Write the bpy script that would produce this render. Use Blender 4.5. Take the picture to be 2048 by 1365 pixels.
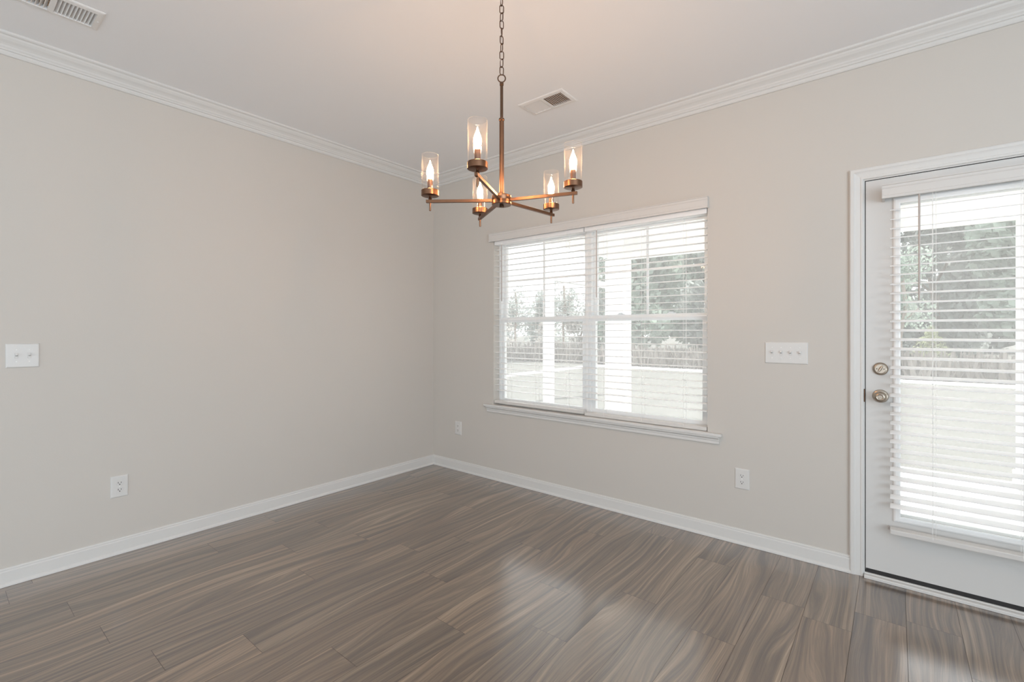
import bpy, bmesh, math, random
from mathutils import Vector, Matrix

for o in list(bpy.data.objects):
    bpy.data.objects.remove(o, do_unlink=True)
S = bpy.context.scene
COL = S.collection
R = math.radians
random.seed(11)

# ------------------------------------------------------------------ camera
cd = bpy.data.cameras.new('camera')
cam = bpy.data.objects.new('camera', cd)
COL.objects.link(cam)
cam.location = (3.4512, -3.0627, 1.269)
cam.rotation_euler = (R(90), 0, R(39.0))
cd.sensor_width = 36.0
cd.lens = 36.0 * 947.0 / 2048.0
cd.shift_y = -18.5 / 2048.0
cd.clip_start = 0.05
cd.clip_end = 300
S.camera = cam

# ------------------------------------------------------------------ sky, sun, exposure
w = bpy.data.worlds.new('sky')
S.world = w
w.use_nodes = True
nt = w.node_tree
nt.nodes.clear()
wo = nt.nodes.new('ShaderNodeOutputWorld')
bg = nt.nodes.new('ShaderNodeBackground')
bg.inputs['Color'].default_value = (0.93, 0.965, 1.0, 1)
bg.inputs['Strength'].default_value = 2.35
nt.links.new(bg.outputs[0], wo.inputs[0])

def light(name, kind, loc, rot, energy, color, **kw):
    d = bpy.data.lights.new(name, kind)
    d.energy = energy
    d.color = color
    for k, v in kw.items():
        setattr(d, k, v)
    o = bpy.data.objects.new(name, d)
    o.location = loc
    o.rotation_euler = rot
    COL.objects.link(o)
    return o

light('sun', 'SUN', (0, 0, 20), (R(-40), 0, R(-20)), 11.5, (1.0, 0.975, 0.94), angle=R(3))
# added fill lights behind the camera, standing in made-up wall openings
light('fill_light_front', 'AREA', (3.0, -7.42, 1.35), (R(130), 0, 0), 28, (0.70, 0.87, 1.0),
      shape='RECTANGLE', size=4.2, size_y=2.1)
light('fill_light_right', 'AREA', (6.12, -3.9, 1.35), (R(131), 0, R(90)), 126, (0.69, 0.86, 1.0),
      shape='RECTANGLE', size=3.4, size_y=2.1)

S.view_settings.view_transform = 'Standard'
S.view_settings.look = 'None'
S.view_settings.gamma = 1.0
S.view_settings.use_curve_mapping = False
S.view_settings.exposure = 0.07
S.cycles.use_denoising = True
S.cycles.max_bounces = 14
S.cycles.diffuse_bounces = 8
S.cycles.transparent_max_bounces = 24
S.cycles.sample_clamp_indirect = 6.0

# ------------------------------------------------------------------ materials
def new_mat(name):
    m = bpy.data.materials.new(name)
    m.use_nodes = True
    n = m.node_tree
    n.nodes.clear()
    out = n.nodes.new('ShaderNodeOutputMaterial')
    return m, n, out

def N(n, t, **kw):
    x = n.nodes.new(t)
    for k, v in kw.items():
        setattr(x, k, v)
    return x

def plain(name, color, rough=0.5, metal=0.0, spec=0.5, var=0.04, vscale=8.0, bump=0.0, bscale=200.0):
    m, n, out = new_mat(name)
    p = N(n, 'ShaderNodeBsdfPrincipled')
    p.inputs['Roughness'].default_value = rough
    p.inputs['Metallic'].default_value = metal
    p.inputs['Specular IOR Level'].default_value = spec
    tc = N(n, 'ShaderNodeTexCoord')
    nz = N(n, 'ShaderNodeTexNoise')
    nz.inputs['Scale'].default_value = vscale
    nz.inputs['Detail'].default_value = 3
    n.links.new(tc.outputs['Object'], nz.inputs['Vector'])
    mx = N(n, 'ShaderNodeMix', data_type='RGBA')
    mx.inputs[6].default_value = (*[c * (1 - var) for c in color], 1)
    mx.inputs[7].default_value = (*[min(1, c * (1 + var)) for c in color], 1)
    n.links.new(nz.outputs['Fac'], mx.inputs[0])
    n.links.new(mx.outputs[2], p.inputs['Base Color'])
    if bump:
        b2 = N(n, 'ShaderNodeTexNoise')
        b2.inputs['Scale'].default_value = bscale
        n.links.new(tc.outputs['Object'], b2.inputs['Vector'])
        bp = N(n, 'ShaderNodeBump')
        bp.inputs['Strength'].default_value = bump
        bp.inputs['Distance'].default_value = 0.002
        n.links.new(b2.outputs['Fac'], bp.inputs['Height'])
        n.links.new(bp.outputs[0], p.inputs['Normal'])
    n.links.new(p.outputs[0], out.inputs[0])
    return m

M = {}
M['wall'] = plain('wall_paint', (0.578, 0.542, 0.497), 0.75, spec=0.25, var=0.008, vscale=1.5, bump=0.10, bscale=160)
M['ceiling'] = plain('ceiling_paint', (0.86, 0.86, 0.865), 0.9, spec=0.15, var=0.006, vscale=2, bump=0.08, bscale=120)
M['trim'] = plain('trim_paint', (0.665, 0.650, 0.625), 0.5, spec=0.3, var=0.006, vscale=5)
M['door'] = plain('door_paint', (0.63, 0.62, 0.60), 0.42, spec=0.4, var=0.006, vscale=5)
M['vinyl'] = plain('window_vinyl', (0.84, 0.845, 0.84), 0.35, spec=0.45, var=0.005)
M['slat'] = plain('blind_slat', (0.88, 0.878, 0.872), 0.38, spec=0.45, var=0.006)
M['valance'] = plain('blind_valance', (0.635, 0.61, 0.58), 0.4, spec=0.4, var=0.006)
M['cord'] = plain('blind_cord', (0.82, 0.81, 0.79), 0.8)
M['wand'] = plain('blind_wand', (0.46, 0.41, 0.38), 0.35)
M['plate'] = plain('cover_plate', (0.655, 0.64, 0.615), 0.35, spec=0.45, var=0.006)
M['dark'] = plain('dark_slot', (0.02, 0.018, 0.017), 0.6)
M['rubber'] = plain('black_rubber', (0.018, 0.016, 0.016), 0.5, var=0.2, vscale=40)
M['bronze'] = plain('brushed_bronze', (0.205, 0.108, 0.064), 0.36, 1.0, var=0.18, vscale=35)
M['bronze_dark'] = plain('aged_bronze', (0.13, 0.078, 0.052), 0.42, 1.0, var=0.2, vscale=60)
M['nickel'] = plain('satin_nickel', (0.40, 0.345, 0.285), 0.33, 1.0, var=0.08, vscale=60)
M['register'] = plain('register_enamel', (0.80, 0.785, 0.765), 0.45, spec=0.4, var=0.006)
M['duct'] = plain('duct_interior', (0.62, 0.44, 0.29), 0.7, var=0.25, vscale=30)
M['substrate'] = plain('plank_gap', (0.035, 0.027, 0.022), 0.8)
M['concrete'] = plain('concrete', (0.74, 0.735, 0.72), 0.9, var=0.06, vscale=3)
M['white_wood'] = plain('white_porch_trim', (0.87, 0.87, 0.87), 0.6, var=0.01)
M['siding'] = plain('siding', (0.66, 0.66, 0.65), 0.7)
M['bark'] = plain('bark', (0.30, 0.25, 0.21), 0.9, var=0.2)
M['lawn'] = plain('dormant_lawn', (0.118, 0.118, 0.108), 0.95, spec=0.1, var=0.22, vscale=1.7, bump=0.6, bscale=14)
M['meadow'] = plain('dry_meadow_grass', (0.225, 0.205, 0.185), 0.95, spec=0.1, var=0.25, vscale=0.6)

def leaf(name, c):
    m, n, out = new_mat(name)
    d = N(n, 'ShaderNodeBsdfDiffuse')
    t = N(n, 'ShaderNodeBsdfTranslucent')
    mx = N(n, 'ShaderNodeMixShader')
    mx.inputs[0].default_value = 0.35
    tc = N(n, 'ShaderNodeTexCoord')
    nz = N(n, 'ShaderNodeTexNoise')
    nz.inputs['Scale'].default_value = 1.3
    nz.inputs['Detail'].default_value = 4
    n.links.new(tc.outputs['Object'], nz.inputs['Vector'])
    r = N(n, 'ShaderNodeValToRGB')
    r.color_ramp.elements[0].position = 0.3
    r.color_ramp.elements[1].position = 0.7
    r.color_ramp.elements[0].color = (*[q * 0.65 for q in c], 1)
    r.color_ramp.elements[1].color = (*[min(1, q * 1.3) for q in c], 1)
    n.links.new(nz.outputs['Fac'], r.inputs[0])
    n.links.new(r.outputs[0], d.inputs[0])
    n.links.new(r.outputs[0], t.inputs[0])
    n.links.new(d.outputs[0], mx.inputs[1])
    n.links.new(t.outputs[0], mx.inputs[2])
    n.links.new(mx.outputs[0], out.inputs[0])
    return m
M['leaf_green'] = leaf('foliage_green', (0.35, 0.42, 0.36))
M['leaf_grey'] = leaf('foliage_grey', (0.44, 0.47, 0.45))
M['leaf_yellow'] = leaf('foliage_yellow', (0.42, 0.45, 0.27))
M['leaf_dry'] = leaf('foliage_dry', (0.50, 0.48, 0.45))

def glass(name, veil, rough=0.0):
    m, n, out = new_mat(name)
    tr = N(n, 'ShaderNodeBsdfTransparent')
    tr.inputs[0].default_value = (0.98, 0.985, 0.98, 1)
    gl = N(n, 'ShaderNodeBsdfGlossy')
    gl.inputs['Roughness'].default_value = rough
    fr = N(n, 'ShaderNodeLayerWeight')
    fr.inputs['Blend'].default_value = 0.12
    mx = N(n, 'ShaderNodeMixShader')
    n.links.new(fr.outputs['Fresnel'], mx.inputs[0])
    n.links.new(tr.outputs[0], mx.inputs[1])
    n.links.new(gl.outputs[0], mx.inputs[2])
    last = mx
    if veil:                                    # dust film, made milkier to imitate washed-out haze over the outside view
        tl = N(n, 'ShaderNodeBsdfTranslucent')
        tl.inputs[0].default_value = (0.95, 0.95, 0.95, 1)
        m2 = N(n, 'ShaderNodeMixShader')
        tc = N(n, 'ShaderNodeTexCoord')
        nz = N(n, 'ShaderNodeTexNoise')
        nz.inputs['Scale'].default_value = 2.2
        n.links.new(tc.outputs['Object'], nz.inputs['Vector'])
        mr = N(n, 'ShaderNodeMapRange')
        mr.inputs['To Min'].default_value = veil * 0.7
        mr.inputs['To Max'].default_value = veil * 1.3
        n.links.new(nz.outputs['Fac'], mr.inputs['Value'])
        n.links.new(mr.outputs[0], m2.inputs[0])
        n.links.new(mx.outputs[0], m2.inputs[1])
        n.links.new(tl.outputs[0], m2.inputs[2])
        last = m2
    n.links.new(last.outputs[0], out.inputs[0])
    return m
M['pane'] = glass('window_glass', 0.17)

def shade_glass(name, lo, hi):
    m, n, out = new_mat(name)
    tr = N(n, 'ShaderNodeBsdfTransparent')
    tr.inputs[0].default_value = (0.99, 0.985, 0.98, 1)
    gl = N(n, 'ShaderNodeBsdfGlossy')
    gl.inputs['Roughness'].default_value = 0.02
    tl = N(n, 'ShaderNodeBsdfTranslucent')
    lw = N(n, 'ShaderNodeLayerWeight')
    lw.inputs['Blend'].default_value = 0.5
    pw = N(n, 'ShaderNodeMath', operation='POWER')
    n.links.new(lw.outputs['Facing'], pw.inputs[0])
    pw.inputs[1].default_value = 6.0
    mr = N(n, 'ShaderNodeMapRange')
    mr.inputs['To Min'].default_value = lo
    mr.inputs['To Max'].default_value = hi
    n.links.new(pw.outputs[0], mr.inputs['Value'])
    m1 = N(n, 'ShaderNodeMixShader')
    m1.inputs[0].default_value = 0.035
    n.links.new(tr.outputs[0], m1.inputs[1])
    n.links.new(gl.outputs[0], m1.inputs[2])
    m2 = N(n, 'ShaderNodeMixShader')
    n.links.new(mr.outputs[0], m2.inputs[0])
    n.links.new(m1.outputs[0], m2.inputs[1])
    n.links.new(tl.outputs[0], m2.inputs[2])
    n.links.new(m2.outputs[0], out.inputs[0])
    return m
M['shade_glass'] = shade_glass('clear_shade_glass', 0.003, 0.06)
M['rim_glass'] = shade_glass('polished_glass_rim', 0.03, 0.06)

def emit(name, c, s):
    m, n, out = new_mat(name)
    e = N(n, 'ShaderNodeEmission')
    e.inputs[0].default_value = (*c, 1)
    e.inputs[1].default_value = s
    n.links.new(e.outputs[0], out.inputs[0])
    return m
M['bulb'] = emit('lit_bulb', (1.0, 0.55, 0.26), 258.0)

def wood():
    m, n, out = new_mat('laminate_planks')
    L = n.links.new
    p = N(n, 'ShaderNodeBsdfPrincipled')
    uv = N(n, 'ShaderNodeUVMap', uv_map='plank')
    sp = N(n, 'ShaderNodeSeparateXYZ')
    L(uv.outputs[0], sp.inputs[0])
    def mul(a, k, add=None):
        x = N(n, 'ShaderNodeMath', operation='MULTIPLY')
        L(a, x.inputs[0]); x.inputs[1].default_value = k
        if add is None:
            return x.outputs[0]
        y = N(n, 'ShaderNodeMath', operation='ADD')
        L(x.outputs[0], y.inputs[0]); L(add, y.inputs[1])
        return y.outputs[0]
    def comb(a, b):
        c = N(n, 'ShaderNodeCombineXYZ')
        L(a, c.inputs[0]); L(b, c.inputs[1])
        return c.outputs[0]
    def noise(v, sc=1.0, det=2.0, rough=0.5):
        x = N(n, 'ShaderNodeTexNoise')
        x.inputs['Scale'].default_value = sc
        x.inputs['Detail'].default_value = det
        x.inputs['Roughness'].default_value = rough
        L(v, x.inputs['Vector'])
        return x.outputs['Fac']
    u, v = sp.outputs[0], sp.outputs[1]
    warp = noise(comb(mul(u, 4.5), mul(v, 0.85)), 1.0, 1.5)
    uw = mul(warp, 8.0, mul(u, 34.0))
    streak = noise(comb(uw, mul(v, 0.60)), 1.0, 6.0, 0.68)
    fine = noise(comb(mul(warp, 30.0, mul(u, 190.0)), mul(v, 2.2)), 1.0, 2.0)
    broad = noise(comb(mul(u, 6.0), mul(v, 0.9)), 1.0, 1.0)
    s = mul(streak, 0.72, mul(fine, 0.15, mul(broad, 0.13)))
    rp = N(n, 'ShaderNodeValToRGB')
    L(s, rp.inputs[0])
    e = rp.color_ramp.elements
    e[0].position = 0.35; e[0].color = (0.036, 0.020, 0.010, 1)
    e[1].position = 0.66; e[1].color = (0.390, 0.285, 0.192, 1)
    for pos, c in ((0.43, (0.082, 0.048, 0.027, 1)), (0.50, (0.150, 0.095, 0.056, 1)), (0.57, (0.240, 0.162, 0.101, 1))):
        q = rp.color_ramp.elements.new(pos); q.color = c
    at = N(n, 'ShaderNodeAttribute', attribute_name='tone')
    mx = N(n, 'ShaderNodeMix', data_type='RGBA', blend_type='MULTIPLY')
    mx.inputs[0].default_value = 1.0
    L(rp.outputs[0], mx.inputs[6]); L(at.outputs['Color'], mx.inputs[7])
    L(mx.outputs[2], p.inputs['Base Color'])
    rr = N(n, 'ShaderNodeMapRange')
    L(fine, rr.inputs['Value'])
    rr.inputs['To Min'].default_value = 0.26; rr.inputs['To Max'].default_value = 0.38
    L(rr.outputs[0], p.inputs['Roughness'])
    p.inputs['IOR'].default_value = 1.75
    p.inputs['Coat Weight'].default_value = 1.0
    p.inputs['Coat IOR'].default_value = 2.15
    p.inputs['Coat Roughness'].default_value = 0.17
    bp = N(n, 'ShaderNodeBump')
    bp.inputs['Strength'].default_value = 0.02
    bp.inputs['Distance'].default_value = 0.001
    L(fine, bp.inputs['Height'])
    L(bp.outputs[0], p.inputs['Normal'])
    L(p.outputs[0], out.inputs[0])
    return m
M['wood'] = wood()

# ------------------------------------------------------------------ mesh builder
class MB:
    def __init__(self):
        self.v = []
        self.f = []
    def add(self, vs, fs):
        b = len(self.v)
        self.v += [tuple(p) for p in vs]
        self.f += [tuple(b + i for i in f) for f in fs]
        return self
    def box(self, x0, x1, y0, y1, z0, z1, mat=None):
        vs = [(x, y, z) for x in (x0, x1) for y in (y0, y1) for z in (z0, z1)]
        if mat is not None:
            vs = [mat @ Vector(p) for p in vs]
        return self.add(vs, [(0, 1, 3, 2), (4, 6, 7, 5), (0, 4, 5, 1), (2, 3, 7, 6), (0, 2, 6, 4), (1, 5, 7, 3)])
    def ring(self, c, ax, r, n):
        ax = Vector(ax).normalized()
        a = ax.orthogonal().normalized()
        b = ax.cross(a)
        return [Vector(c) + a * (r * math.cos(2 * math.pi * i / n)) + b * (r * math.sin(2 * math.pi * i / n)) for i in range(n)]
    def lathe(self, prof, org, ax=(0, 0, 1), n=24, cap=True):
        """prof: list of (radius, height along ax)"""
        org = Vector(org); axv = Vector(ax).normalized()
        vs = []
        for r, h in prof:
            vs += self.ring(org + axv * h, axv, max(r, 1e-5), n)
        fs = []
        for k in range(len(prof) - 1):
            for i in range(n):
                j = (i + 1) % n
                fs.append((k * n + i, k * n + j, (k + 1) * n + j, (k + 1) * n + i))
        if cap:
            fs.append(tuple(range(n - 1, -1, -1)))
            fs.append(tuple((len(prof) - 1) * n + i for i in range(n)))
        return self.add(vs, fs)
    def cyl(self, p0, p1, r, n=16, r1=None):
        p0, p1 = Vector(p0), Vector(p1)
        return self.lathe([(r, 0), (r if r1 is None else r1, (p1 - p0).length)], p0, p1 - p0, n)
    def tube(self, pts, r, n=8, closed=False):
        pts = [Vector(p) for p in pts]
        m = len(pts)
        vs = []
        up = None
        for i, p in enumerate(pts):
            t = (pts[(i + 1) % m] - pts[i - 1]) if (closed or 0 < i < m - 1) else (pts[1] - pts[0] if i == 0 else pts[-1] - pts[-2])
            t.normalize()
            if up is None:
                up = t.orthogonal().normalized()
            up = (up - t * up.dot(t)).normalized()
            b = t.cross(up)
            for k in range(n):
                a = 2 * math.pi * k / n
                vs.append(p + up * (r * math.cos(a)) + b * (r * math.sin(a)))
        fs = []
        for i in range(m if closed else m - 1):
            i2 = (i + 1) % m
            for k in range(n):
                k2 = (k + 1) % n
                fs.append((i * n + k, i * n + k2, i2 * n + k2, i2 * n + k))
        if not closed:
            fs.append(tuple(range(n - 1, -1, -1)))
            fs.append(tuple((m - 1) * n + k for k in range(n)))
        return self.add(vs, fs)
    def loft(self, rings, closed=False):
        """rings: equal-length lists of points; polygons between consecutive rings"""
        n = len(rings[0]); m = len(rings)
        vs = [p for r in rings for p in r]
        fs = []
        for i in range(m if closed else m - 1):
            i2 = (i + 1) % m
            for k in range(n):
                k2 = (k + 1) % n
                fs.append((i * n + k, i * n + k2, i2 * n + k2, i2 * n + k))
        if not closed:
            fs.append(tuple(range(n - 1, -1, -1)))
            fs.append(tuple((m - 1) * n + k for k in range(n)))
        return self.add(vs, fs)
    def build(self, name, mat, parent=None, bevel=0.0, smooth=False, seg=2):
        me = bpy.data.meshes.new(name)
        me.from_pydata(self.v, [], self.f)
        bm = bmesh.new()
        bm.from_mesh(me)
        bmesh.ops.recalc_face_normals(bm, faces=bm.faces[:])
        bm.to_mesh(me)
        bm.free()
        me.materials.append(mat)
        o = bpy.data.objects.new(name, me)
        COL.objects.link(o)
        if parent is not None:
            o.parent = parent
        if bevel:
            b = o.modifiers.new('bevel', 'BEVEL')
            b.width = bevel; b.segments = seg; b.limit_method = 'ANGLE'; b.angle_limit = R(40)
        if smooth:
            me.polygons.foreach_set('use_smooth', [True] * len(me.polygons))
            me.set_sharp_from_angle(angle=R(35))
        return o

def tag(o, label=None, cat=None, group=None, kind=None):
    if label: o['label'] = label
    if cat: o['category'] = cat
    if group: o['group'] = group
    if kind: o['kind'] = kind
    return o

def empty(name, loc=(0, 0, 0), rz=0.0):
    o = bpy.data.objects.new(name, None)
    o.empty_display_size = 0.05
    o.location = loc
    o.rotation_euler = (0, 0, rz)
    COL.objects.link(o)
    return o

def struct(o, label=None, cat=None):
    return tag(o, label, cat, kind='structure')

def holed(mb, axis, a0, a1, b0, b1, t0, t1, holes):
    """slab with rectangular holes; axis = thickness axis; a, b the other two in xyz order"""
    As = sorted({a0, a1, *[h[0] for h in holes], *[h[1] for h in holes]})
    Bs = sorted({b0, b1, *[h[2] for h in holes], *[h[3] for h in holes]})
    def solid(i, j):
        if i < 0 or j < 0 or i >= len(As) - 1 or j >= len(Bs) - 1:
            return False
        ca, cb = (As[i] + As[i + 1]) / 2, (Bs[j] + Bs[j + 1]) / 2
        return not any(h[0] < ca < h[1] and h[2] < cb < h[3] for h in holes)
    def P(a, b, t):
        return {'x': (t, a, b), 'y': (a, t, b), 'z': (a, b, t)}[axis]
    for i in range(len(As) - 1):
        for j in range(len(Bs) - 1):
            if not solid(i, j):
                continue
            A0, A1, B0, B1 = As[i], As[i + 1], Bs[j], Bs[j + 1]
            for t in (t0, t1):
                mb.add([P(A0, B0, t), P(A1, B0, t), P(A1, B1, t), P(A0, B1, t)], [(0, 1, 2, 3)])
            for (di, dj, q) in ((-1, 0, [(A0, B0), (A0, B1)]), (1, 0, [(A1, B0), (A1, B1)]),
                                (0, -1, [(A0, B0), (A1, B0)]), (0, 1, [(A0, B1), (A1, B1)])):
                if not solid(i + di, j + dj):
                    (p, r), (s, u) = q
                    mb.add([P(p, r, t0), P(s, u, t0), P(s, u, t1), P(p, r, t1)], [(0, 1, 2, 3)])
    # weld
    seen = {}; remap = []; nv = []
    for p in mb.v:
        k = tuple(round(c, 5) for c in p)
        if k not in seen:
            seen[k] = len(nv); nv.append(p)
        remap.append(seen[k])
    mb.v = nv
    mb.f = [tuple(remap[i] for i in f) for f in mb.f]
    return mb

# ------------------------------------------------------------------ the room
RX, FY, CZ, T = 6.2, -7.5, 2.74, 0.15
WX0, WX1, WZ0, WZ1 = 0.7665, 2.5402, 0.626, 2.06          # window opening
DX0, DX1, DZ1 = 3.312, 4.162, 2.066                        # door rough opening
V1 = (1.7175, -0.5605)                                     # ceiling registers
V2 = (0.523, -2.7105)
VL, VS = 0.292, 0.145                                      # duct hole

struct(holed(MB(), 'y', -T, RX + T, -0.2, CZ + 0.12, 0, T,
             [(WX0, WX1, WZ0, WZ1), (DX0, DX1, -0.2, DZ1)]).build('wall_back', M['wall']))
struct(MB().box(-T, 0, FY - T, 0, -0.2, CZ + 0.12).build('wall_left', M['wall']))
struct(holed(MB(), 'x', FY - T, 0, -0.2, CZ + 0.12, RX, RX + T, [(-5.6, -2.2, 0.3, 2.4)]).build('wall_right', M['wall']))  # unseen opening, added to hold the right fill light
struct(holed(MB(), 'y', 0, RX, -0.2, CZ + 0.12, FY - T, FY, [(0.9, 5.1, 0.3, 2.4)]).build('wall_front', M['wall']))  # opening out of view, made up for the front fill light
struct(holed(MB(), 'z', 0, RX, FY, 0, CZ, CZ + 0.12,
             [(V1[0] - VL / 2, V1[0] + VL / 2, V1[1] - VS / 2, V1[1] + VS / 2),
              (V2[0] - VS / 2, V2[0] + VS / 2, V2[1] - VL / 2, V2[1] + VL / 2)]).build('ceiling', M['ceiling']))

def floor():
    joints = {0: -1.602, 1: -2.008, 2: -1.43, 3: -1.73, 4: -1.375, 5: -1.815, 6: -1.282, 7: -2.23, 8: -1.411,
              9: -2.04, 10: -1.643, 11: -1.107, 12: -1.42, 13: -2.15, 14: -0.337, 15: -1.011, 16: -1.75, 17: -0.606}
    rnd = random.Random(4)
    W, Ln, g = 0.18, 1.22, 0.0006
    vs, fs, uvs, tones, mi = [], [], [], [], []
    def quad(x0, x1, y0, y1, z, m, u0, v0, tone):
        b = len(vs)
        vs.extend([(x0, y0, z), (x1, y0, z), (x1, y1, z), (x0, y1, z)])
        fs.append((b, b + 1, b + 2, b + 3))
        uvs.extend([(u0, v0 + y0), (u0 + x1 - x0, v0 + y0), (u0 + x1 - x0, v0 + y1), (u0, v0 + y1)])
        tones.extend([tone] * 4)
        mi.append(m)
    quad(-0.02, RX + 0.02, FY - 0.02, 0.12, -0.0025, 1, 0, 0, (1, 1, 1, 1))
    for k in range(-1, 35):
        x0 = 0.068 + W * k
        x1 = x0 + W
        x0, x1 = max(0.0, x0), min(RX, x1)
        if x1 - x0 < 0.01:
            continue
        j = joints.get(k, -rnd.random() * Ln)
        y = j
        while y < 0:
            y += Ln
        top = 0.11 if (DX0 < (x0 + x1) / 2 < DX1) else 0.0
        while y > FY:
            y1, y0 = min(y, top), max(y - Ln, FY)
            if y1 - y0 > 0.005:
                t = 0.90 + 0.2 * rnd.random()
                w_ = (rnd.random() - 0.5) * 0.05
                quad(x0 + g, x1 - g, y0 + g, y1 - g, 0.0, 0, rnd.random() * 40, rnd.random() * 40, (t * (1 + w_), t, t * (1 - w_), 1))
            y -= Ln
    me = bpy.data.meshes.new('floor')
    me.from_pydata(vs, [], fs)
    me.materials.append(M['wood']); me.materials.append(M['substrate'])
    me.uv_layers.new(name='plank')
    me.color_attributes.new('tone', 'FLOAT_COLOR', 'CORNER')
    uvl, ca = me.uv_layers['plank'], me.color_attributes['tone']
    for i, l in enumerate(me.loops):
        uvl.data[i].uv = uvs[l.vertex_index]
        ca.data[i].color = tones[l.vertex_index]
    for i, p in enumerate(me.polygons):
        p.material_index = mi[i]
    o = bpy.data.objects.new('floor', me)
    COL.objects.link(o)
    return struct(o)
floor()

# crown and base mouldings -------------------------------------------------
def run(name, prof, path, mat, smooth=False):
    """sweep (d, z) along a wall-plane path of (x, y, nx, ny): the inward offset is d*(nx, ny)"""
    rings = [[(x + d * nx, y + d * ny, z) for d, z in prof] for x, y, nx, ny in path]
    o = MB().loft(rings).build(name, mat, smooth=smooth)
    return struct(o)

CROWN = [(0, CZ), (0.080, CZ), (0.080, CZ - 0.010), (0.074, CZ - 0.014), (0.067, CZ - 0.016), (0.062, CZ - 0.024),
         (0.052, CZ - 0.034), (0.040, CZ - 0.042), (0.031, CZ - 0.050), (0.0265, CZ - 0.058), (0.024, CZ - 0.060), (0.020, CZ - 0.0645),
         (0.0195, CZ - 0.069), (0.0125, CZ - 0.072), (0.0135, CZ - 0.082), (0.010, CZ - 0.088), (0.006, CZ - 0.092), (0, CZ - 0.092)]
run('trim_1', CROWN, [(0, 0, 1, -1), (0, FY, 1, 0)], M['trim'])
run('trim_2', CROWN, [(0, 0, 1, -1), (RX, 0, 0, -1)], M['trim'])
BASE = [(0, 0.001), (0.021, 0.001), (0.0205, 0.008), (0.018, 0.014), (0.012, 0.019), (0.012, 0.072), (0.009, 0.077), (0.0095, 0.084), (0.006, 0.090), (0, 0.091)]
run('baseboard_left', BASE, [(0, 0, 1, -1), (0, FY, 1, 0)], M['trim'])
run('baseboard_back', BASE, [(0, 0, 1, -1), (3.268, 0, 0, -1)], M['trim'])
run('baseboard_right', BASE, [(4.206, 0, 0, -1), (RX, 0, 0, -1)], M['trim'])

# ------------------------------------------------------------------ window
def window():
    win = struct(empty('window_1', ((WX0 + WX1) / 2, 0.1, WZ0)))
    inv = Matrix.Translation(win.location).inverted()
    def put(mb, name, mat, parent=None, **kw):
        mb.v = [tuple(inv @ Vector(p)) for p in mb.v]
        return mb.build(name, mat, parent or win, **kw)
    cx = (WX0 + WX1) / 2
    z0, z1 = 0.645, WZ1
    for (a, b) in ((WX0, cx), (cx, WX1)):
        f = MB()
        holed(f, 'y', a + 0.0004, b - 0.0004, z0 + 0.0004, z1 - 0.0004, 0.0738, 0.148, [(a + 0.0255, b - 0.0255, z0 + 0.0195, z1 - 0.0275)])
        put(f, 'window_frame', M['vinyl'], bevel=0.002)
        # upper sash (outer track)
        ua, ub, uz0, uz1 = a + 0.026, b - 0.026, 1.352, z1 - 0.028
        s = MB()
        holed(s, 'y', ua, ub, uz0, uz1, 0.112, 0.140, [(ua + 0.027, ub - 0.027, uz0 + 0.034, uz1 - 0.026)])
        us = put(s, 'upper_sash', M['vinyl'], bevel=0.002)
        m = MB()
        mc = (ua + ub) / 2
        mz = (uz0 + 0.034 + uz1 - 0.026) / 2 + 0.012
        m.box(mc - 0.008, mc + 0.008, 0.122, 0.130, uz0 + 0.03, uz1 - 0.02)
        m.box(ua + 0.02, ub - 0.02, 0.1222, 0.1298, mz - 0.008, mz + 0.008)
        put(m, 'muntin', M['vinyl'], us)
        g = MB().box(ua + 0.02, ub - 0.02, 0.131, 0.134, uz0 + 0.025, uz1 - 0.02)
        put(g, 'pane', M['pane'], us)
        # lower sash (inner track)
        s = MB()
        lz0, lz1 = z0 + 0.020, 1.392
        holed(s, 'y', ua, ub, lz0, lz1, 0.080, 0.110, [(ua + 0.030, ub - 0.030, lz0 + 0.030, lz1 - 0.044)])
        ls = put(s, 'lower_sash', M['vinyl'], bevel=0.002)
        g = MB().box(ua + 0.02, ub - 0.02, 0.094, 0.097, lz0 + 0.02, lz1 - 0.03)
        put(g, 'pane', M['pane'], ls)
        k = MB()
        for q in (0.28, 0.72):
            lx = ua + (ub - ua) * q
            k.box(lx - 0.026, lx + 0.026, 0.082, 0.108, lz1, lz1 + 0.006)
            k.box(lx - 0.02, lx + 0.012, 0.086, 0.098, lz1 + 0.006, lz1 + 0.013)
        put(k, 'sash_lock', M['vinyl'], ls, bevel=0.0015)
    # stool and apron
    st = MB()
    outl = [(0.680, -0.036), (2.628, -0.036), (2.628, -0.0005), (WX1 - 0.001, -0.0005), (WX1 - 0.001, 0.0735), (WX0 + 0.001, 0.0735), (WX0 + 0.001, -0.0005), (0.680, -0.0005)]
    st.loft([[(x, y, 0.6268) for x, y in outl], [(x, y, 0.645) for x, y in outl]])
    put(st, 'window_sill', M['trim'], bevel=0.004)
    ap = [(0, 0.577), (-0.010, 0.577), (-0.012, 0.580), (-0.012, 0.596), (-0.016, 0.600), (-0.016, 0.606), (-0.022, 0.613), (-0.030, 0.619), (-0.030, 0.6266), (0, 0.6266)]
    put(MB().loft([[(0.700, y, z) for y, z in ap], [(2.612, y, z) for y, z in ap]]), 'apron', M['trim'])
window()

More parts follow.
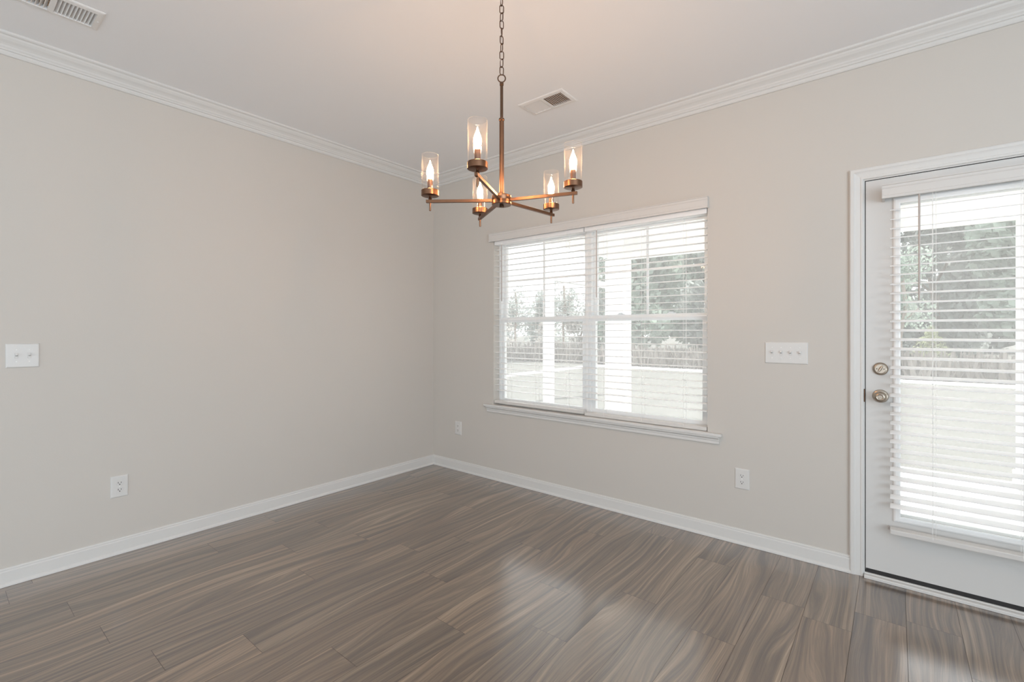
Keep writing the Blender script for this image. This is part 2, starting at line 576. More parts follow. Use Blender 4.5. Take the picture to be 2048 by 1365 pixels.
# ------------------------------------------------------------------ blinds
def slat_box(mb, x0, x1, yc, zc, tilt, wd=0.050, th=0.0028):
    """slightly crowned slat; positive tilt lowers the room-side edge"""
    n = 5
    ring = []
    for s in (1, -1):
        for i in range(n):
            t = -0.5 + i / (n - 1)
            if s < 0: t = -t
            y = t * wd
            z = 0.0016 * (1 - 4 * t * t) + s * th / 2
            c, sn = math.cos(tilt), math.sin(tilt)
            ring.append((yc + y * c - z * sn, zc + y * sn + z * c))
    mb.loft([[(x0, y, z) for y, z in ring], [(x1, y, z) for y, z in ring]])

def blind(name, x0, x1, yc, top, first, pitch, n, rail, tilt, ladders, wand_x, wand_z, wand_y, label, group):
    t = tag(empty(name, ((x0 + x1) / 2, yc, rail)), label, 'window blind', group)
    inv = Matrix.Translation(t.location).inverted()
    def put(mb, nm, mat, parent=None, **kw):
        mb.v = [tuple(inv @ Vector(p)) for p in mb.v]
        return mb.build(nm, mat, parent or t, **kw)
    put(MB().box(x0, x1, yc - 0.026, yc + 0.026, top - 0.045, top), 'headrail', M['slat'], bevel=0.002)
    sl = MB()
    off = 0.025 * math.sin(tilt)
    for k in range(n):
        slat_box(sl, x0 + random.uniform(0, 0.0015), x1 - random.uniform(0, 0.0015), yc, first + off - k * pitch + random.uniform(-0.0008, 0.0008), tilt + random.uniform(-0.012, 0.012))
    put(sl, 'slats', M['slat'])
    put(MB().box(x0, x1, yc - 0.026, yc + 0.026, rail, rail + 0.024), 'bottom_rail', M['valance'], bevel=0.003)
    for lx in ladders:
        c = MB()
        for dy in (-0.0262, 0.0262):
            for dx in (-0.0, ):
                c.cyl((lx + dx, yc + dy, rail + 0.012), (lx + dx, yc + dy, top - 0.03), 0.0008, 6)
        c.cyl((lx + 0.012, yc, rail + 0.02), (lx + 0.012, yc, top - 0.03), 0.0008, 6)
        for k in range(n):
            z = first + off - k * pitch - 0.003
            c.cyl((lx, yc - 0.026, z - off), (lx, yc + 0.026, z + off), 0.0005, 4)
        put(c, 'ladder_cord', M['cord'])
    wd = MB().cyl((wand_x, wand_y, wand_z), (wand_x, wand_y, top - 0.05), 0.0042, 8)
    wo_ = put(wd, 'tilt_wand', M['wand'])
    hk = MB().tube([(wand_x, wand_y, top - 0.052), (wand_x, wand_y + 0.003, top - 0.040), (wand_x, yc - 0.02, top - 0.036)], 0.0018, 6)
    put(hk, 'hook', M['vinyl'], wo_)
    return t, put

WB = 'blinds hanging in the double window'
blind('window_blind', 0.7725, 1.6480, 0.0300, 2.056, 2.016, 0.0462, 28, 0.6580, R(2), (0.925, 1.213, 1.500), 0.862, 1.527, -0.004,
      'white slat blind in the left half of the window, nearest the room corner', WB)
blind('window_blind', 1.6590, 2.5345, 0.0300, 2.056, 2.016, 0.0462, 28, 0.6475, R(2), (1.818, 2.106, 2.388), 1.7640, 1.519, -0.004,
      'white slat blind in the right half of the window, nearer the door', WB)

def valance_prof(y0, z0, z1):
    h = z1 - z0
    return [(y0 + 0.012, z0), (y0 + 0.001, z0), (y0, z0 + 0.004), (y0, z0 + 0.012), (y0 + 0.003, z0 + 0.015), (y0 + 0.003, z1 - 0.022),
            (y0 + 0.0005, z1 - 0.017), (y0 + 0.0005, z1 - 0.006), (y0 - 0.003, z1 - 0.004), (y0 - 0.003, z1), (y0 + 0.012, z1)]
def valance(x0, x1, y0, z0, z1, ret):
    p = valance_prof(y0, z0, z1)
    mb = MB().loft([[(x0, y, z) for y, z in p], [(x1, y, z) for y, z in p]])
    if ret > 0:
        for a in (x0, x1 - 0.010):
            mb.box(a, a + 0.010, y0 + 0.012, y0 + 0.012 + ret, z0 + 0.001, z1 - 0.001)
    return mb
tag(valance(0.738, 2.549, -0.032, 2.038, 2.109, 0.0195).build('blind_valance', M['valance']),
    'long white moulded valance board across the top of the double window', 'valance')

# ------------------------------------------------------------------ door
LX0, LX1, LZ0, LZ1 = 3.3310, 4.1430, 0.0440, 2.0490        # door leaf
GX0, GX1, GZ0, GZ1 = 3.4680, 4.0060, 0.3400, 1.9150        # glass lite
def door():
    d = struct(empty('door_1', (3.737, 0.03, 0.0)), 'white exterior door with a full glass lite behind a slat blind', 'door')
    inv = Matrix.Translation(d.location).inverted()
    def put(mb, nm, mat, parent=None, **kw):
        mb.v = [tuple(inv @ Vector(p)) for p in mb.v]
        return mb.build(nm, mat, parent or d, **kw)
    put(holed(MB(), 'y', LX0, LX1, LZ0, LZ1, 0.004, 0.049, [(GX0 - 0.008, GX1 + 0.008, GZ0 - 0.008, GZ1 + 0.008)]), 'door_leaf', M['door'], bevel=0.0015)
    for ys, nm in ((-1, 0.004), (1, 0.049)):
        pr = [(0.0, 0.0), (0.0, 0.011), (0.006, 0.013), (0.020, 0.012), (0.027, 0.008), (0.030, 0.0)]
        rings = []
        for (cx_, cz_, sx, sz) in ((GX0, GZ0, -1, -1), (GX1, GZ0, 1, -1), (GX1, GZ1, 1, 1), (GX0, GZ1, -1, 1)):
            rings.append([(cx_ + sx * (w_ - 0.003), nm + ys * h_, cz_ + sz * (w_ - 0.003)) for w_, h_ in pr])
        fr = put(MB().loft(rings, closed=True), 'lite_frame', M['vinyl'])
        if ys < 0:
            lf = fr
    put(MB().box(GX0 - 0.004, GX1 + 0.004, 0.024, 0.027, GZ0 - 0.004, GZ1 + 0.004), 'pane', M['pane'], lf)
    # sweep and threshold
    put(MB().box(LX0 + 0.002, LX1 - 0.002, 0.007, 0.044, 0.0225, 0.0438), 'door_sweep', M['rubber'])
    th = [(-0.026, 0.001), (-0.026, 0.012), (-0.022, 0.016), (-0.004, 0.0175), (0.0, 0.022), (0.150, 0.022), (0.150, 0.001)]
    put(MB().loft([[(3.326, y, z) for y, z in th], [(4.148, y, z) for y, z in th]]), 'threshold', M['trim'])
    # jambs with weatherstrip
    j = holed(MB(), 'y', DX0 + 0.0005, DX1 - 0.0005, 0.0005, DZ1 - 0.001, 0.0002, 0.1495, [(3.3275, 4.1465, -0.1, 2.0525)])
    jo = put(j, 'door_jamb', M['trim'])
    ws = holed(MB(), 'y', 3.3277, 4.1463, 0.03, 2.0523, 0.006, 0.020, [(3.3308, 4.1432, -0.1, 2.0493)])
    ws.box(3.3277, 3.345, 0.0492, 0.060, 0.03, 2.0523).box(4.129, 4.1463, 0.0492, 0.060, 0.03, 2.0523)
    put(ws, 'weatherstrip', M['rubber'], jo)
    # strike plate
    put(MB().box(3.3235, 3.3285, -0.0015, 0.003, 0.905, 0.972), 'strike_plate', M['bronze_dark'], jo, bevel=0.001)
    # deadbolt
    y = 0.004
    db = put(MB().lathe([(0.0325, 0), (0.0325, 0.004), (0.030, 0.010), (0.0255, 0.0135), (0.022, 0.014), (0.0215, 0.012), (0.0, 0.012)], (3.3915, y, 1.0795), (0, -1, 0), 40), 'deadbolt', M['nickel'], smooth=True)
    ang = R(28)
    mt = Matrix.Translation((3.3915, y - 0.012, 1.0795)) @ Matrix.Rotation(ang, 4, 'Y')
    tt = MB().box(-0.0065, 0.0065, -0.006, 0.0, -0.0065, 0.0065, mt)
    rr = []
    for zz, hw in ((-0.019, 0.0022), (-0.012, 0.0050), (0.0, 0.0062), (0.012, 0.0050), (0.019, 0.0022)):
        rr.append([mt @ Vector((sx * hw, yy, zz)) for sx, yy in ((-1, -0.004), (-0.5, -0.019), (0.5, -0.019), (1, -0.004))])
    tt.loft(rr)
    put(tt, 'thumb_turn', M['nickel'], db, bevel=0.0015)
    ho = MB()
    for dx in (-0.0145, 0.0145):
        ho.cyl((3.3915 + dx, y - 0.0118, 1.0795), (3.3915 + dx, y - 0.0126, 1.0795), 0.0026, 10)
    put(ho, 'screw', M['dark'], db)
    # knob
    kb = put(MB().lathe([(0.0335, 0), (0.0335, 0.003), (0.031, 0.008), (0.024, 0.011), (0.015, 0.013), (0.0125, 0.018), (0.0125, 0.028), (0.017, 0.032),
                         (0.0235, 0.037), (0.0268, 0.044), (0.0272, 0.050), (0.0255, 0.057), (0.021, 0.062), (0.0145, 0.0645), (0.0115, 0.0635), (0.0105, 0.062), (0.0, 0.062)],
                        (3.3915, y, 0.940), (0, -1, 0), 40), 'door_knob', M['nickel'], smooth=True)
    lb = MB().lathe([(0.0082, 0), (0.0082, 0.0035), (0.0070, 0.0045), (0.0, 0.0045)], (3.3915, y - 0.0615, 0.940), (0, -1, 0), 24)
    put(lb, 'lock_button', M['nickel'], kb, smooth=True)
    sl = MB().box(-0.0042, 0.0042, -0.0003, 0.0008, -0.0008, 0.0008, Matrix.Translation((3.3915, y - 0.0662, 0.940)) @ Matrix.Rotation(R(-35), 4, 'Y'))
    put(sl, 'slot', M['dark'], kb)
    # hinges on the far side
    for hz in (0.25, 1.05, 1.85):
        put(MB().cyl((4.1448, -0.003, hz - 0.045), (4.1448, -0.003, hz + 0.045), 0.0055, 12), 'hinge', M['nickel'])
door()

CAS = [(0.0, 0.0), (0.0, 0.0085), (0.004, 0.0105), (0.010, 0.0105), (0.013, 0.0085), (0.030, 0.0125), (0.036, 0.0150), (0.040, 0.0180), (0.052, 0.0180), (0.057, 0.0150), (0.057, 0.0)]
cx0, cx1, cz1 = 3.3215, 4.1525, 2.0585
rings = []
for (bx, bz, sx, sz) in ((cx0, 0.0005, -1, 0), (cx0, cz1, -1, 1), (cx1, cz1, 1, 1), (cx1, 0.0005, 1, 0)):
    rings.append([(bx + sx * w_, -h_ - 0.0002, bz + sz * w_) for w_, h_ in CAS])
struct(MB().loft(rings).build('trim_3', M['trim']))

bt, bput = blind('door_blind', 3.4300, 4.0440, -0.0480, 1.985, 1.868, 0.0459, 33, 0.2700, R(11), (3.589, 3.883), 3.5400, 1.4190, -0.0830,
                 'white slat blind mounted on the glass door', None)
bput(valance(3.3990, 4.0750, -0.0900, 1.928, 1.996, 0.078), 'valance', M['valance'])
for bx in (3.4215, 4.0455):
    b = MB().box(bx, bx + 0.0065, -0.030, 0.0035, 0.277, 0.288)
    bput(b, 'hold_down_bracket', M['wand'])

# ------------------------------------------------------------------ wall plates
def frame_of(wall, a, z):
    """matrix taking local (right, out of wall, up) to the world"""
    if wall == 'back':
        return Matrix.Translation((a, 0, z)) @ Matrix(((1, 0, 0, 0), (0, -1, 0, 0), (0, 0, 1, 0), (0, 0, 0, 1)))
    return Matrix.Translation((0, a, z)) @ Matrix(((0, 1, 0, 0), (1, 0, 0, 0), (0, 0, 1, 0), (0, 0, 0, 1)))

def plate_mesh(hw, hh):
    pr = [(0.0, 0.0002), (0.0, 0.002), (0.003, 0.0055), (0.006, 0.0062)]
    mb = MB()
    rings = []
    for ins, h in pr:
        rings.append([(-hw + ins, h, -hh + ins), (hw - ins, h, -hh + ins), (hw - ins, h, hh - ins), (-hw + ins, h, hh - ins)])
    mb.loft(rings)
    return mb

def plate_thing(name, wall, a, z, label, cat, group):
    t = tag(empty(name, (a, 0, z) if wall == 'back' else (0, a, z)), label, cat, group)
    m = Matrix.Translation(t.location).inverted() @ frame_of(wall, a, z)
    def put(mb, nm, mat, parent=None, **kw):
        mb.v = [tuple(m @ Vector(p)) for p in mb.v]
        return mb.build(nm, mat, parent or t, **kw)
    return t, put

def switch(wall, a, z, gang, label):
    t, put = plate_thing('light_switch', wall, a, z, label, 'light switch', None)
    hw = 0.061 if gang == 2 else 0.1068
    put(plate_mesh(hw, 0.061), 'cover_plate', M['plate'])
    for g in range(gang):
        x = (g - (gang - 1) / 2) * 0.046
        tg = MB().box(x - 0.0055, x + 0.0055, 0.006, 0.0078, -0.0125, 0.0125)
        rot = Matrix.Translation((x, 0.006, 0.0)) @ Matrix.Rotation(R(24 if g % 2 == 0 or gang == 4 else 24), 4, 'X')
        tg.box(-0.0042, 0.0042, 0.0, 0.0165, -0.0045, 0.0055, rot)
        to = put(tg, 'toggle', M['plate'], bevel=0.0008)
        put(MB().box(x - 0.0062, x + 0.0062, 0.0060, 0.0064, -0.0132, 0.0132), 'slot', M['wand'], to)
        for sz in (-0.030, 0.030):
            put(MB().lathe([(0.0034, 0), (0.0030, 0.0010), (0.0, 0.0012)], (x, 0.0061, sz), (0, 1, 0), 12), 'screw', M['cord'])

def outlet(wall, a, z, label):
    t, put = plate_thing('wall_outlet', wall, a, z, label, 'outlet', 'duplex wall outlets')
    put(plate_mesh(0.0402, 0.061), 'cover_plate', M['plate'])
    for sz in (-0.0195, 0.0195):
        rg = []
        for i in range(28):
            an = 2 * math.pi * i / 28
            rg.append((0.0172 * math.cos(an), max(-0.0128, min(0.0128, 0.0172 * math.sin(an)))))
        fc = MB().loft([[(x, 0.0055, sz + q) for x, q in rg], [(x, 0.0076, sz + q) for x, q in rg], [(x * 0.95, 0.0082, sz + q * 0.95) for x, q in rg]])
        fo = put(fc, 'receptacle', M['plate'])
        s_ = MB().box(-0.0078, -0.0054, 0.0075, 0.0085, sz - 0.002, sz + 0.0075).box(0.0054, 0.0078, 0.0075, 0.0085, sz - 0.001, sz + 0.0065)
        s_.cyl((0, 0.0075, sz - 0.0072), (0, 0.0085, sz - 0.0072), 0.0030, 10)
        put(s_, 'slot', M['dark'], fo)
    put(MB().lathe([(0.0034, 0), (0.0030, 0.0010), (0.0, 0.0012)], (0, 0.0061, 0), (0, 1, 0), 12), 'screw', M['cord'])

switch('left', -2.757, 1.148, 2, 'white two-toggle light switch plate on the left wall')
switch('back', 2.969, 1.149, 4, 'wide white four-toggle light switch plate between the window and the door')
outlet('left', -2.371, 0.385, 'white duplex outlet low on the left wall')
outlet('back', 0.340, 0.387, 'white duplex outlet under the window, close to the room corner')
outlet('back', 2.740, 0.390, 'white duplex outlet low between the window and the door')

# ------------------------------------------------------------------ ceiling registers
def register(cx_, cy_, rz, label):
    t = tag(empty('ceiling_vent', (cx_, cy_, CZ), rz), label, 'ceiling vent', 'ceiling air vents')
    hl, hs = 0.1680, 0.0955
    il, is_ = VL / 2 - 0.004, VS / 2 - 0.004
    pr = [(0.0, -0.0003), (0.0, -0.0025), (0.004, -0.006), (0.0175, -0.008)]
    rings = []
    for ins, h in pr:
        k = ins / 0.0175
        a, b = hl - (hl - il) * k, hs - (hs - is_) * k
        rings.append([(-a, -b, h), (a, -b, h), (a, b, h), (-a, b, h)])
    rings.append([(-il, -is_, 0.012), (il, -is_, 0.012), (il, is_, 0.012), (-il, is_, 0.012)])
    fr = MB()
    n = 4
    vs = [p for r in rings for p in r]
    fs = []
    for i in range(len(rings) - 1):
        for k in range(n):
            fs.append((i * n + k, i * n + (k + 1) % n, (i + 1) * n + (k + 1) % n, (i + 1) * n + k))
    fr.add(vs, fs)
    fr.box(-0.010, 0.010, -is_, is_, -0.0075, -0.004)
    fr.build('frame', M['register'], t)
    lv = MB()
    nb = 10
    for s in (-1, 1):
        for i in range(nb):
            x = s * (0.018 + i * (il - 0.022) / (nb - 1))
            m = Matrix.Translation((x, 0, 0.001)) @ Matrix.Rotation(R(-s * 42), 4, 'Y')
            lv.box(-0.0006, 0.0006, -is_, is_, -0.0095, 0.0095, m)
    lv.build('louvers', M['register'], t)
    gr = MB()
    for i in range(5):
        y = -is_ + (i + 0.5) * 2 * is_ / 5
        gr.box(-il, il, y - 0.0055, y + 0.0055, 0.0128, 0.020)
    gr.build('damper', M['duct'], t)
    e = 0.0008
    bx = MB()
    H = 0.16
    a, b = VL / 2 - e, VS / 2 - e
    bx.add([(-a, -b, 0.013), (a, -b, 0.013), (a, b, 0.013), (-a, b, 0.013), (-a, -b, H), (a, -b, H), (a, b, H), (-a, b, H)],
           [(0, 1, 5, 4), (1, 2, 6, 5), (2, 3, 7, 6), (3, 0, 4, 7), (4, 5, 6, 7)])
    bx.build('duct_box', M['duct'], t)
    for x in (-hl + 0.012, hl - 0.012):
        MB().lathe([(0.0038, 0), (0.0034, 0.0014), (0.0, 0.0016)], (x, 0, -0.0072), (0, 0, -1), 12).build('screw', M['cord'], t)
register(V1[0], V1[1], 0.0, 'white ceiling vent above the window wall, behind the chandelier')
register(V2[0], V2[1], R(90), 'white ceiling vent beside the crown moulding of the left wall')

# ------------------------------------------------------------------ chandelier
def chandelier():
    hx, hy, hz = 2.2296, -1.6197, 1.7928
    t = tag(empty('chandelier', (hx, hy, hz)), 'bronze five-arm chandelier with clear glass cylinder shades and lit bulbs', 'chandelier')
    tx, ty = 0.0079, -0.0270
    B, BD = M['bronze'], M['bronze_dark']
    hb = MB().lathe([(0.0375, -0.019), (0.0395, -0.017), (0.0395, -0.003), (0.0385, -0.0015), (0.0385, 0.0005), (0.0395, 0.002), (0.0395, 0.017), (0.0380, 0.019), (0.010, 0.0195)], (0, 0, 0), n=40)
    ho = hb.build('hub', B, t, smooth=True)
    MB().box(-0.0065, 0.0065, -0.0065, 0.0065, -0.0275, -0.0190).build('finial', BD, ho, bevel=0.001)
    MB().lathe([(0.0125, 0.019), (0.0125, 0.030), (0.0092, 0.032), (0.0092, 0.318), (0.0112, 0.320), (0.0112, 0.326), (0.0080, 0.330)], (0, 0, 0), n=24).build('lower_stem', B, t, smooth=True)
    MB().lathe([(0.0060, 0.329), (0.0060, 0.458), (0.0078, 0.460), (0.0078, 0.470), (0.004, 0.474)], (0, 0, 0), n=20).build('upper_stem', BD, t, smooth=True)
    zr = 0.488
    av = Vector((math.cos(R(39)), math.sin(R(39)), 0))
    MB().tube([av * (0.0150 * math.cos(a)) + Vector((0, 0, zr + 0.0150 * math.sin(a))) for a in [2 * math.pi * i / 28 for i in range(28)]], 0.0024, 8, True).build('hanging_ring', BD, t, smooth=True)
    # chain up to the ceiling canopy
    top = CZ - hz
    z = zr + 0.0150
    n = 13
    pitch = (top - 0.045 - z) / n
    ch = MB()
    for k in range(n):
        c = z + pitch * (k + 0.5)
        a = R(39 + 28 + (90 if k % 2 else 0) + 17 * math.sin(k * 2.1))
        d = Vector((math.cos(a), math.sin(a), 0))
        hl, hw = pitch / 2 + 0.0012, 0.0078
        pts = []
        for i in range(8):
            q = math.pi * i / 7
            pts.append(d * (hw * math.cos(q)) + Vector((0, 0, c + hl - hw + hw * math.sin(q))))
        for i in range(8):
            q = math.pi + math.pi * i / 7
            pts.append(d * (hw * math.cos(q)) + Vector((0, 0, c - hl + hw + hw * math.sin(q))))
        ch.tube(pts, 0.0019, 7, True)
    ch.build('chain', BD, t, smooth=True)
    pts = []
    for i in range(60):
        f = i / 59
        pts.append((0.0035 * math.cos(f * 22), 0.0035 * math.sin(f * 22), 0.470 + f * (top - 0.02 - 0.470)))
    MB().tube(pts, 0.0011, 5).build('cord', M['wand'], t, smooth=True)
    MB().lathe([(0.0, 0.0), (0.006, 0.002), (0.0085, 0.010), (0.0085, 0.022), (0.050, 0.026), (0.060, 0.034), (0.062, 0.0455)], (0, 0, top - 0.046), n=40).build('ceiling_canopy', B, t, smooth=True)
    for an in (214.9, 293.8, 150.1, 81.4, 18.9):
        a = R(an)
        d = Vector((math.cos(a), math.sin(a), 0))
        sl = tx * d.x + ty * d.y
        dd = Vector((d.x, d.y, sl)).normalized()
        side = Vector((-d.y, d.x, 0))
        up = dd.cross(side) * -1
        if up.z < 0: up = -up
        def bar(s0, s1, hw, h0, h1):
            mb = MB()
            rg = []
            for s in (s0, s1):
                rg.append([dd * s + side * (sx * hw) + up * h for sx, h in ((-1, h0), (1, h0), (1, h1), (-1, h1))])
            return mb.loft(rg)
        arm = bar(0.036, 0.306, 0.0058, -0.0060, 0.0060).build('arm', B, t, bevel=0.0008)
        p = dd * 0.29
        x, y, z0 = p.x, p.y, p.z
        MB().lathe([(0.0036, -0.038), (0.0040, -0.037), (0.0040, -0.006)], (x, y, z0), n=14).build('finial', B, arm, smooth=True)
        MB().lathe([(0.0048, 0.006), (0.0075, 0.010), (0.0050, 0.014), (0.0050, 0.0205), (0.031, 0.0205), (0.0352, 0.0225), (0.0352, 0.0435), (0.0342, 0.0445), (0.0, 0.0445)], (x, y, z0), n=40).build('cup', B, arm, smooth=True)
        MB().lathe([(0.0106, 0.0445), (0.0106, 0.086), (0.0088, 0.0885), (0.0088, 0.0900)], (x, y, z0), n=24).build('candle_sleeve', B, arm, smooth=True)
        MB().lathe([(0.0062, 0.0895), (0.0078, 0.0935), (0.0106, 0.1000), (0.0132, 0.1080), (0.0142, 0.1160), (0.0136, 0.1240), (0.0112, 0.1340), (0.0078, 0.1430), (0.0046, 0.1510), (0.0026, 0.1580), (0.0015, 0.1640), (0.0003, 0.1660)],
                   (x, y, z0), n=20).build('bulb', M['bulb'], arm, smooth=True)
        go = MB()
        ro, ri, h0, h1 = 0.0338, 0.0320, 0.0447, 0.1860
        go.lathe([(ri, h0), (ro, h0), (ro, h1 - 0.0006), (ro - 0.0006, h1), (ri + 0.0006, h1), (ri, h1 - 0.0006), (ri, h0)], (x, y, z0), n=48, cap=False)
        gs = go.build('glass_shade', M['shade_glass'], arm, smooth=True)
        rm = MB().tube([(x + 0.0329 * math.cos(2 * math.pi * i / 48), y + 0.0329 * math.sin(2 * math.pi * i / 48), z0 + h1 + 0.0006) for i in range(48)], 0.0008, 6, True)
        rm.build('shade_rim', M['rim_glass'], arm, smooth=True)
chandelier()

# ------------------------------------------------------------------ outside: porch and garden
GZ = -0.15
struct(MB().box(-80, 70, 0.16, 120, GZ - 0.3, GZ).build('lawn', M['lawn']), 'pale dormant lawn outside the window and door', 'lawn')
struct(MB().box(0.40, 7.0, 0.16, 2.95, GZ + 0.001, -0.05).build('patio_slab', M['concrete'], bevel=0.01), 'pale concrete patio slab outside the door', 'patio')
struct(MB().box(0.45, 7.0, 0.16, 3.05, 2.47, 2.62).build('porch_ceiling', M['white_wood']), 'white porch ceiling outside the window', 'porch ceiling')
bm_ = MB()
bm_.box(0.49, 7.0, 2.65, 2.90, 2.24, 2.469).box(0.49, 0.70, 0.16, 2.6495, 2.24, 2.469)
struct(bm_.build('porch_beam', M['white_wood']), 'white porch beam along the edge of the porch roof', 'beam')
def column(x0, x1, y0, y1, z0, z1, label):
    t = tag(empty('porch_column', ((x0 + x1) / 2, (y0 + y1) / 2, z0)), label, 'column', 'white porch columns')
    hx, hy, H = (x1 - x0) / 2, (y1 - y0) / 2, z1 - z0
    MB().box(-hx, hx, -hy, hy, 0.1205, H).build('shaft', M['white_wood'], t, bevel=0.004)
    MB().box(-hx - 0.018, hx + 0.018, -hy - 0.018, hy + 0.018, 0.0, 0.12).build('base', M['white_wood'], t, bevel=0.006)
column(0.430, 0.688, 2.645, 2.900, -0.05, 2.24, 'thick white square porch column seen through the right half of the window')
column(4.262, 4.482, 2.665, 2.885, -0.05, 2.24, 'white square porch column at the right edge of the glass door view')
t = tag(empty('pergola_frame', (-1.5, 4.12, GZ)), 'slim white post with crossbeam on the lawn, seen through the left window half', 'pergola')
MB().box(-0.075, 0.075, -0.075, 0.075, 0, 3.2).build('post', M['white_wood'], t)
MB().box(-0.06, 0.06, 0.0755, 2.80, 2.37, 2.50).build('crossbeam', M['white_wood'], t)
MB().box(-0.075, 0.075, 2.801, 2.95, 0, 2.52).build('post', M['white_wood'], t)
struct(MB().box(-6.0, 40, 13.9, 14.7, GZ, GZ + 0.03).build('sidewalk', M['concrete']), 'bright concrete walk crossing the lawn parallel to the house', 'sidewalk')
struct(MB().box(-6.45, -6.02, 5.0, 14.7, GZ, GZ + 0.03).build('garden_path', M['concrete']), 'narrow pale path running away across the lawn', 'path')

def meadow():
    rnd = random.Random(8)
    mb = MB()
    for _ in range(6500):
        y = 15.2 + 2.0 * rnd.random()
        x = -34 + 52 * rnd.random()
        h = 0.35 + 0.60 * rnd.random() ** 1.5
        a = rnd.random() * 6.28
        dx, dy = 0.05 * math.cos(a), 0.05 * math.sin(a)
        lx, ly = rnd.gauss(0, 0.12), rnd.gauss(0, 0.12)
        mb.add([(x - dx, y - dy, GZ), (x + dx, y + dy, GZ), (x + lx + dx * 0.3, y + ly + dy * 0.3, GZ + h), (x + lx - dx * 0.6, y + ly - dy * 0.6, GZ + h * 0.9)], [(0, 1, 2, 3)])
    o = mb.build('meadow_grass', M['meadow'])
    tag(o, 'tall dry meadow grass beyond the walk and in front of the trees', 'grass', kind='stuff')
meadow()

def crown_mesh(name, seed, blobs, n, size, mat):
    rnd = random.Random(seed)
    mb = MB()
    for _ in range(n):
        cx_, cy_, cz_, rx_, rz_ = rnd.choice(blobs)
        while True:
            p = Vector((rnd.uniform(-1, 1), rnd.uniform(-1, 1), rnd.uniform(-1, 1)))
            if 0.25 < p.length < 1: break
        c = Vector((cx_ + p.x * rx_, cy_ + p.y * rx_, cz_ + p.z * rz_))
        q = Vector((rnd.gauss(0, 1), rnd.gauss(0, 1), rnd.gauss(0, 1))).normalized()
        a = q.orthogonal().normalized(); b = q.cross(a)
        s = size * rnd.uniform(0.5, 1.2)
        mb.add([c - a * s, c - b * s * 0.6, c + a * s, c + b * s * 0.6], [(0, 1, 2, 3)])
    me = bpy.data.meshes.new(name)
    me.from_pydata(mb.v, [], mb.f)
    me.materials.append(mat)
    return me

def blobs_round(seed, k, r, h0, h1):
    rnd = random.Random(seed)
    return [(rnd.uniform(-r, r) * 0.6, rnd.uniform(-r, r) * 0.6, rnd.uniform(h0, h1), r * rnd.uniform(0.35, 0.6), (h1 - h0) * rnd.uniform(0.12, 0.25)) for _ in range(k)]
def blobs_cone(k, r, h):
    return [(0, 0, 0.25 * h + 0.72 * h * i / (k - 1), r * (1 - 0.9 * i / (k - 1)), h * 0.09) for i in range(k)]

CR = {
    'round': crown_mesh('foliage', 1, blobs_round(3, 20, 2.7, 1.6, 9.6), 9500, 0.25, M['leaf_green']),
    'grey': crown_mesh('foliage', 2, blobs_round(5, 18, 2.6, 1.2, 9.2), 9000, 0.25, M['leaf_grey']),
    'wisp': crown_mesh('foliage', 3, blobs_round(31, 11, 1.45, 1.0, 5.6), 1500, 0.14, M['leaf_grey']),
    'bush': crown_mesh('foliage', 4, blobs_round(9, 10, 1.25, 0.3, 2.3), 1800, 0.10, M['leaf_dry']),
    'young': crown_mesh('foliage', 6, blobs_round(7, 11, 1.0, 0.5, 3.6), 1700, 0.08, M['leaf_green']),
    'small': crown_mesh('foliage', 7, blobs_cone(7, 1.0, 1.9), 900, 0.07, M['leaf_yellow']),
}
def trunk_mesh(h, r):
    mb = MB().tube([(0, 0, 0), (0.05 * h * 0.3, 0, h * 0.35), (-0.03 * h, 0.02 * h, h * 0.7), (0, 0, h)], r, 7)
    for a, z in ((0.4, 0.4), (2.6, 0.5), (4.4, 0.6)):
        mb.tube([(0, 0, h * z), (math.cos(a) * h * 0.14, math.sin(a) * h * 0.14, h * (z + 0.16))], r * 0.5, 6)
    me = bpy.data.meshes.new('trunk')
    me.from_pydata(mb.v, [], mb.f)
    me.materials.append(M['bark'])
    return me
TR = {'round': trunk_mesh(7.5, 0.16), 'grey': trunk_mesh(7, 0.15), 'wisp': trunk_mesh(5.6, 0.10), 'bush': trunk_mesh(1.6, 0.05), 'young': trunk_mesh(3.0, 0.05), 'small': trunk_mesh(1.6, 0.03)}
def tree(name, kind, x, y, s, label, group, cat):
    t = tag(empty(name, (x, y, GZ - 0.02), random.uniform(0, 6.28)), label, cat, group)
    t.scale = (s, s, s)
    for nm, me in (('foliage', CR[kind]), ('trunk', TR[kind])):
        o = bpy.data.objects.new(nm, me)
        COL.objects.link(o)
        o.parent = t
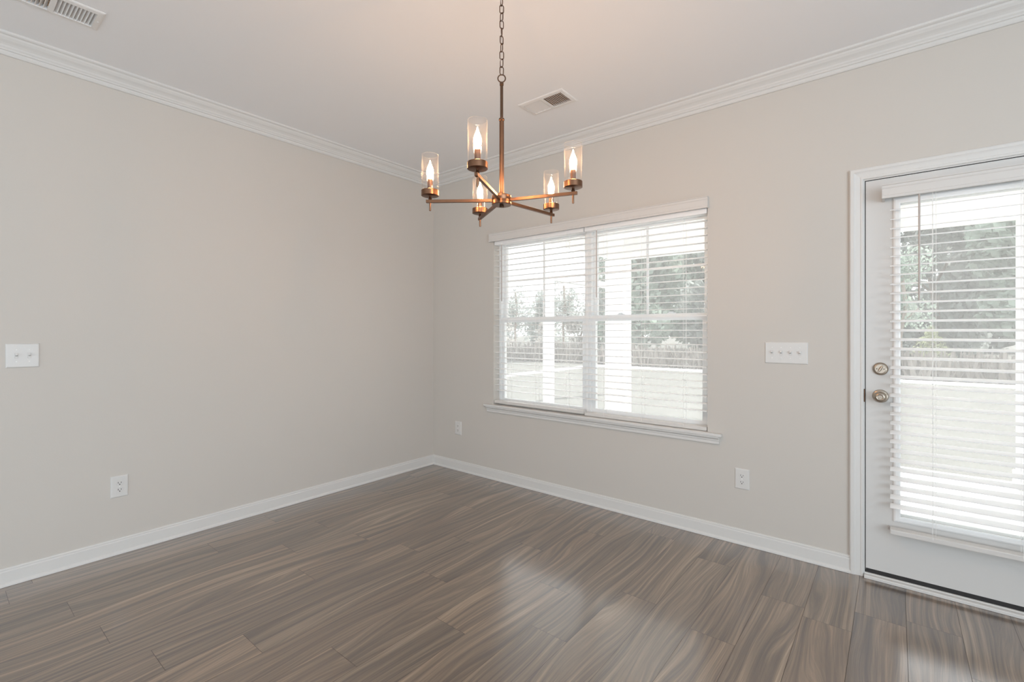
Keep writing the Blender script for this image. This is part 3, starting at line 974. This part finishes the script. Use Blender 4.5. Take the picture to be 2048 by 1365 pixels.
for (x, y), k, q in zip([(-25.6, 30.0), (-21.5, 28.2), (-21.6, 32.6), (-18.2, 30.6), (-14.4, 31.2)], ('wisp', 'wisp', 'grey', 'wisp', 'grey'), (0.98, 0.85, 0.50, 0.95, 0.58)):
    tree('tree', k, x, y, q, 'hazy distant tree against the sky in the left half of the window', 'distant trees seen through the left half of the window', 'tree')
for (x, y), k, q in zip([(-7.9, 22.6), (-11.4, 27.8), (-5.0, 29.4), (-8.9, 36.0), (-1.0, 26.0)], ('round', 'grey', 'grey', 'round', 'round'), (0.90, 0.85, 0.98, 1.1, 0.95)):
    tree('tree', k, x, y, q, 'tall hazy tree behind the meadow in the right half of the window', 'tall trees seen through the right half of the window', 'tree')
for (x, y), k, q in zip([(1.8, 32.0), (9.3, 30.2), (5.4, 36.8), (13.9, 36.5), (-0.2, 42.5), (7.2, 44.4)], ('grey', 'round', 'grey', 'round', 'round', 'grey'), (1.02, 1.05, 1.05, 1.05, 1.1, 1.25)):
    tree('tree', k, x, y, q, 'tall grey-green tree behind the meadow in the glass door view', 'tall trees seen through the glass door', 'tree')
for (x, y), q in zip([(-16.2, 19.5), (-13.2, 21.0), (-10.2, 20.0)], (1.0, 0.85, 0.95)):
    tree('shrub', 'bush', x, y, q, 'dry grey-beige shrub below the distant trees in the left half of the window', 'dry shrubs seen through the left half of the window', 'shrub')
def thicket():
    rnd = random.Random(21)
    bl = [(-46 + 78 * i / 59, 50.5 + rnd.uniform(-0.8, 0.8), rnd.uniform(1.0, 2.6) + (1.5 if i < 26 else 0), 1.4, rnd.uniform(1.6, 2.6) + (1.2 if i < 26 else 0)) for i in range(60)]
    o = bpy.data.objects.new('thicket', crown_mesh('thicket', 22, bl, 16000, 0.26, M['leaf_grey']))
    o.location = (0, 0, GZ)
    COL.objects.link(o)
    tag(o, 'dense hazy thicket of brush along the far edge of the field behind the trees', 'brush', kind='stuff')
thicket()
tree('young_tree', 'young', 3.62, 18.95, 1.15, 'young light green tree at the left edge of the glass door view', None, 'tree')
tree('small_pine', 'small', 4.56, 22.28, 0.85, 'small yellow-green pine in the meadow seen through the glass door', None, 'tree')
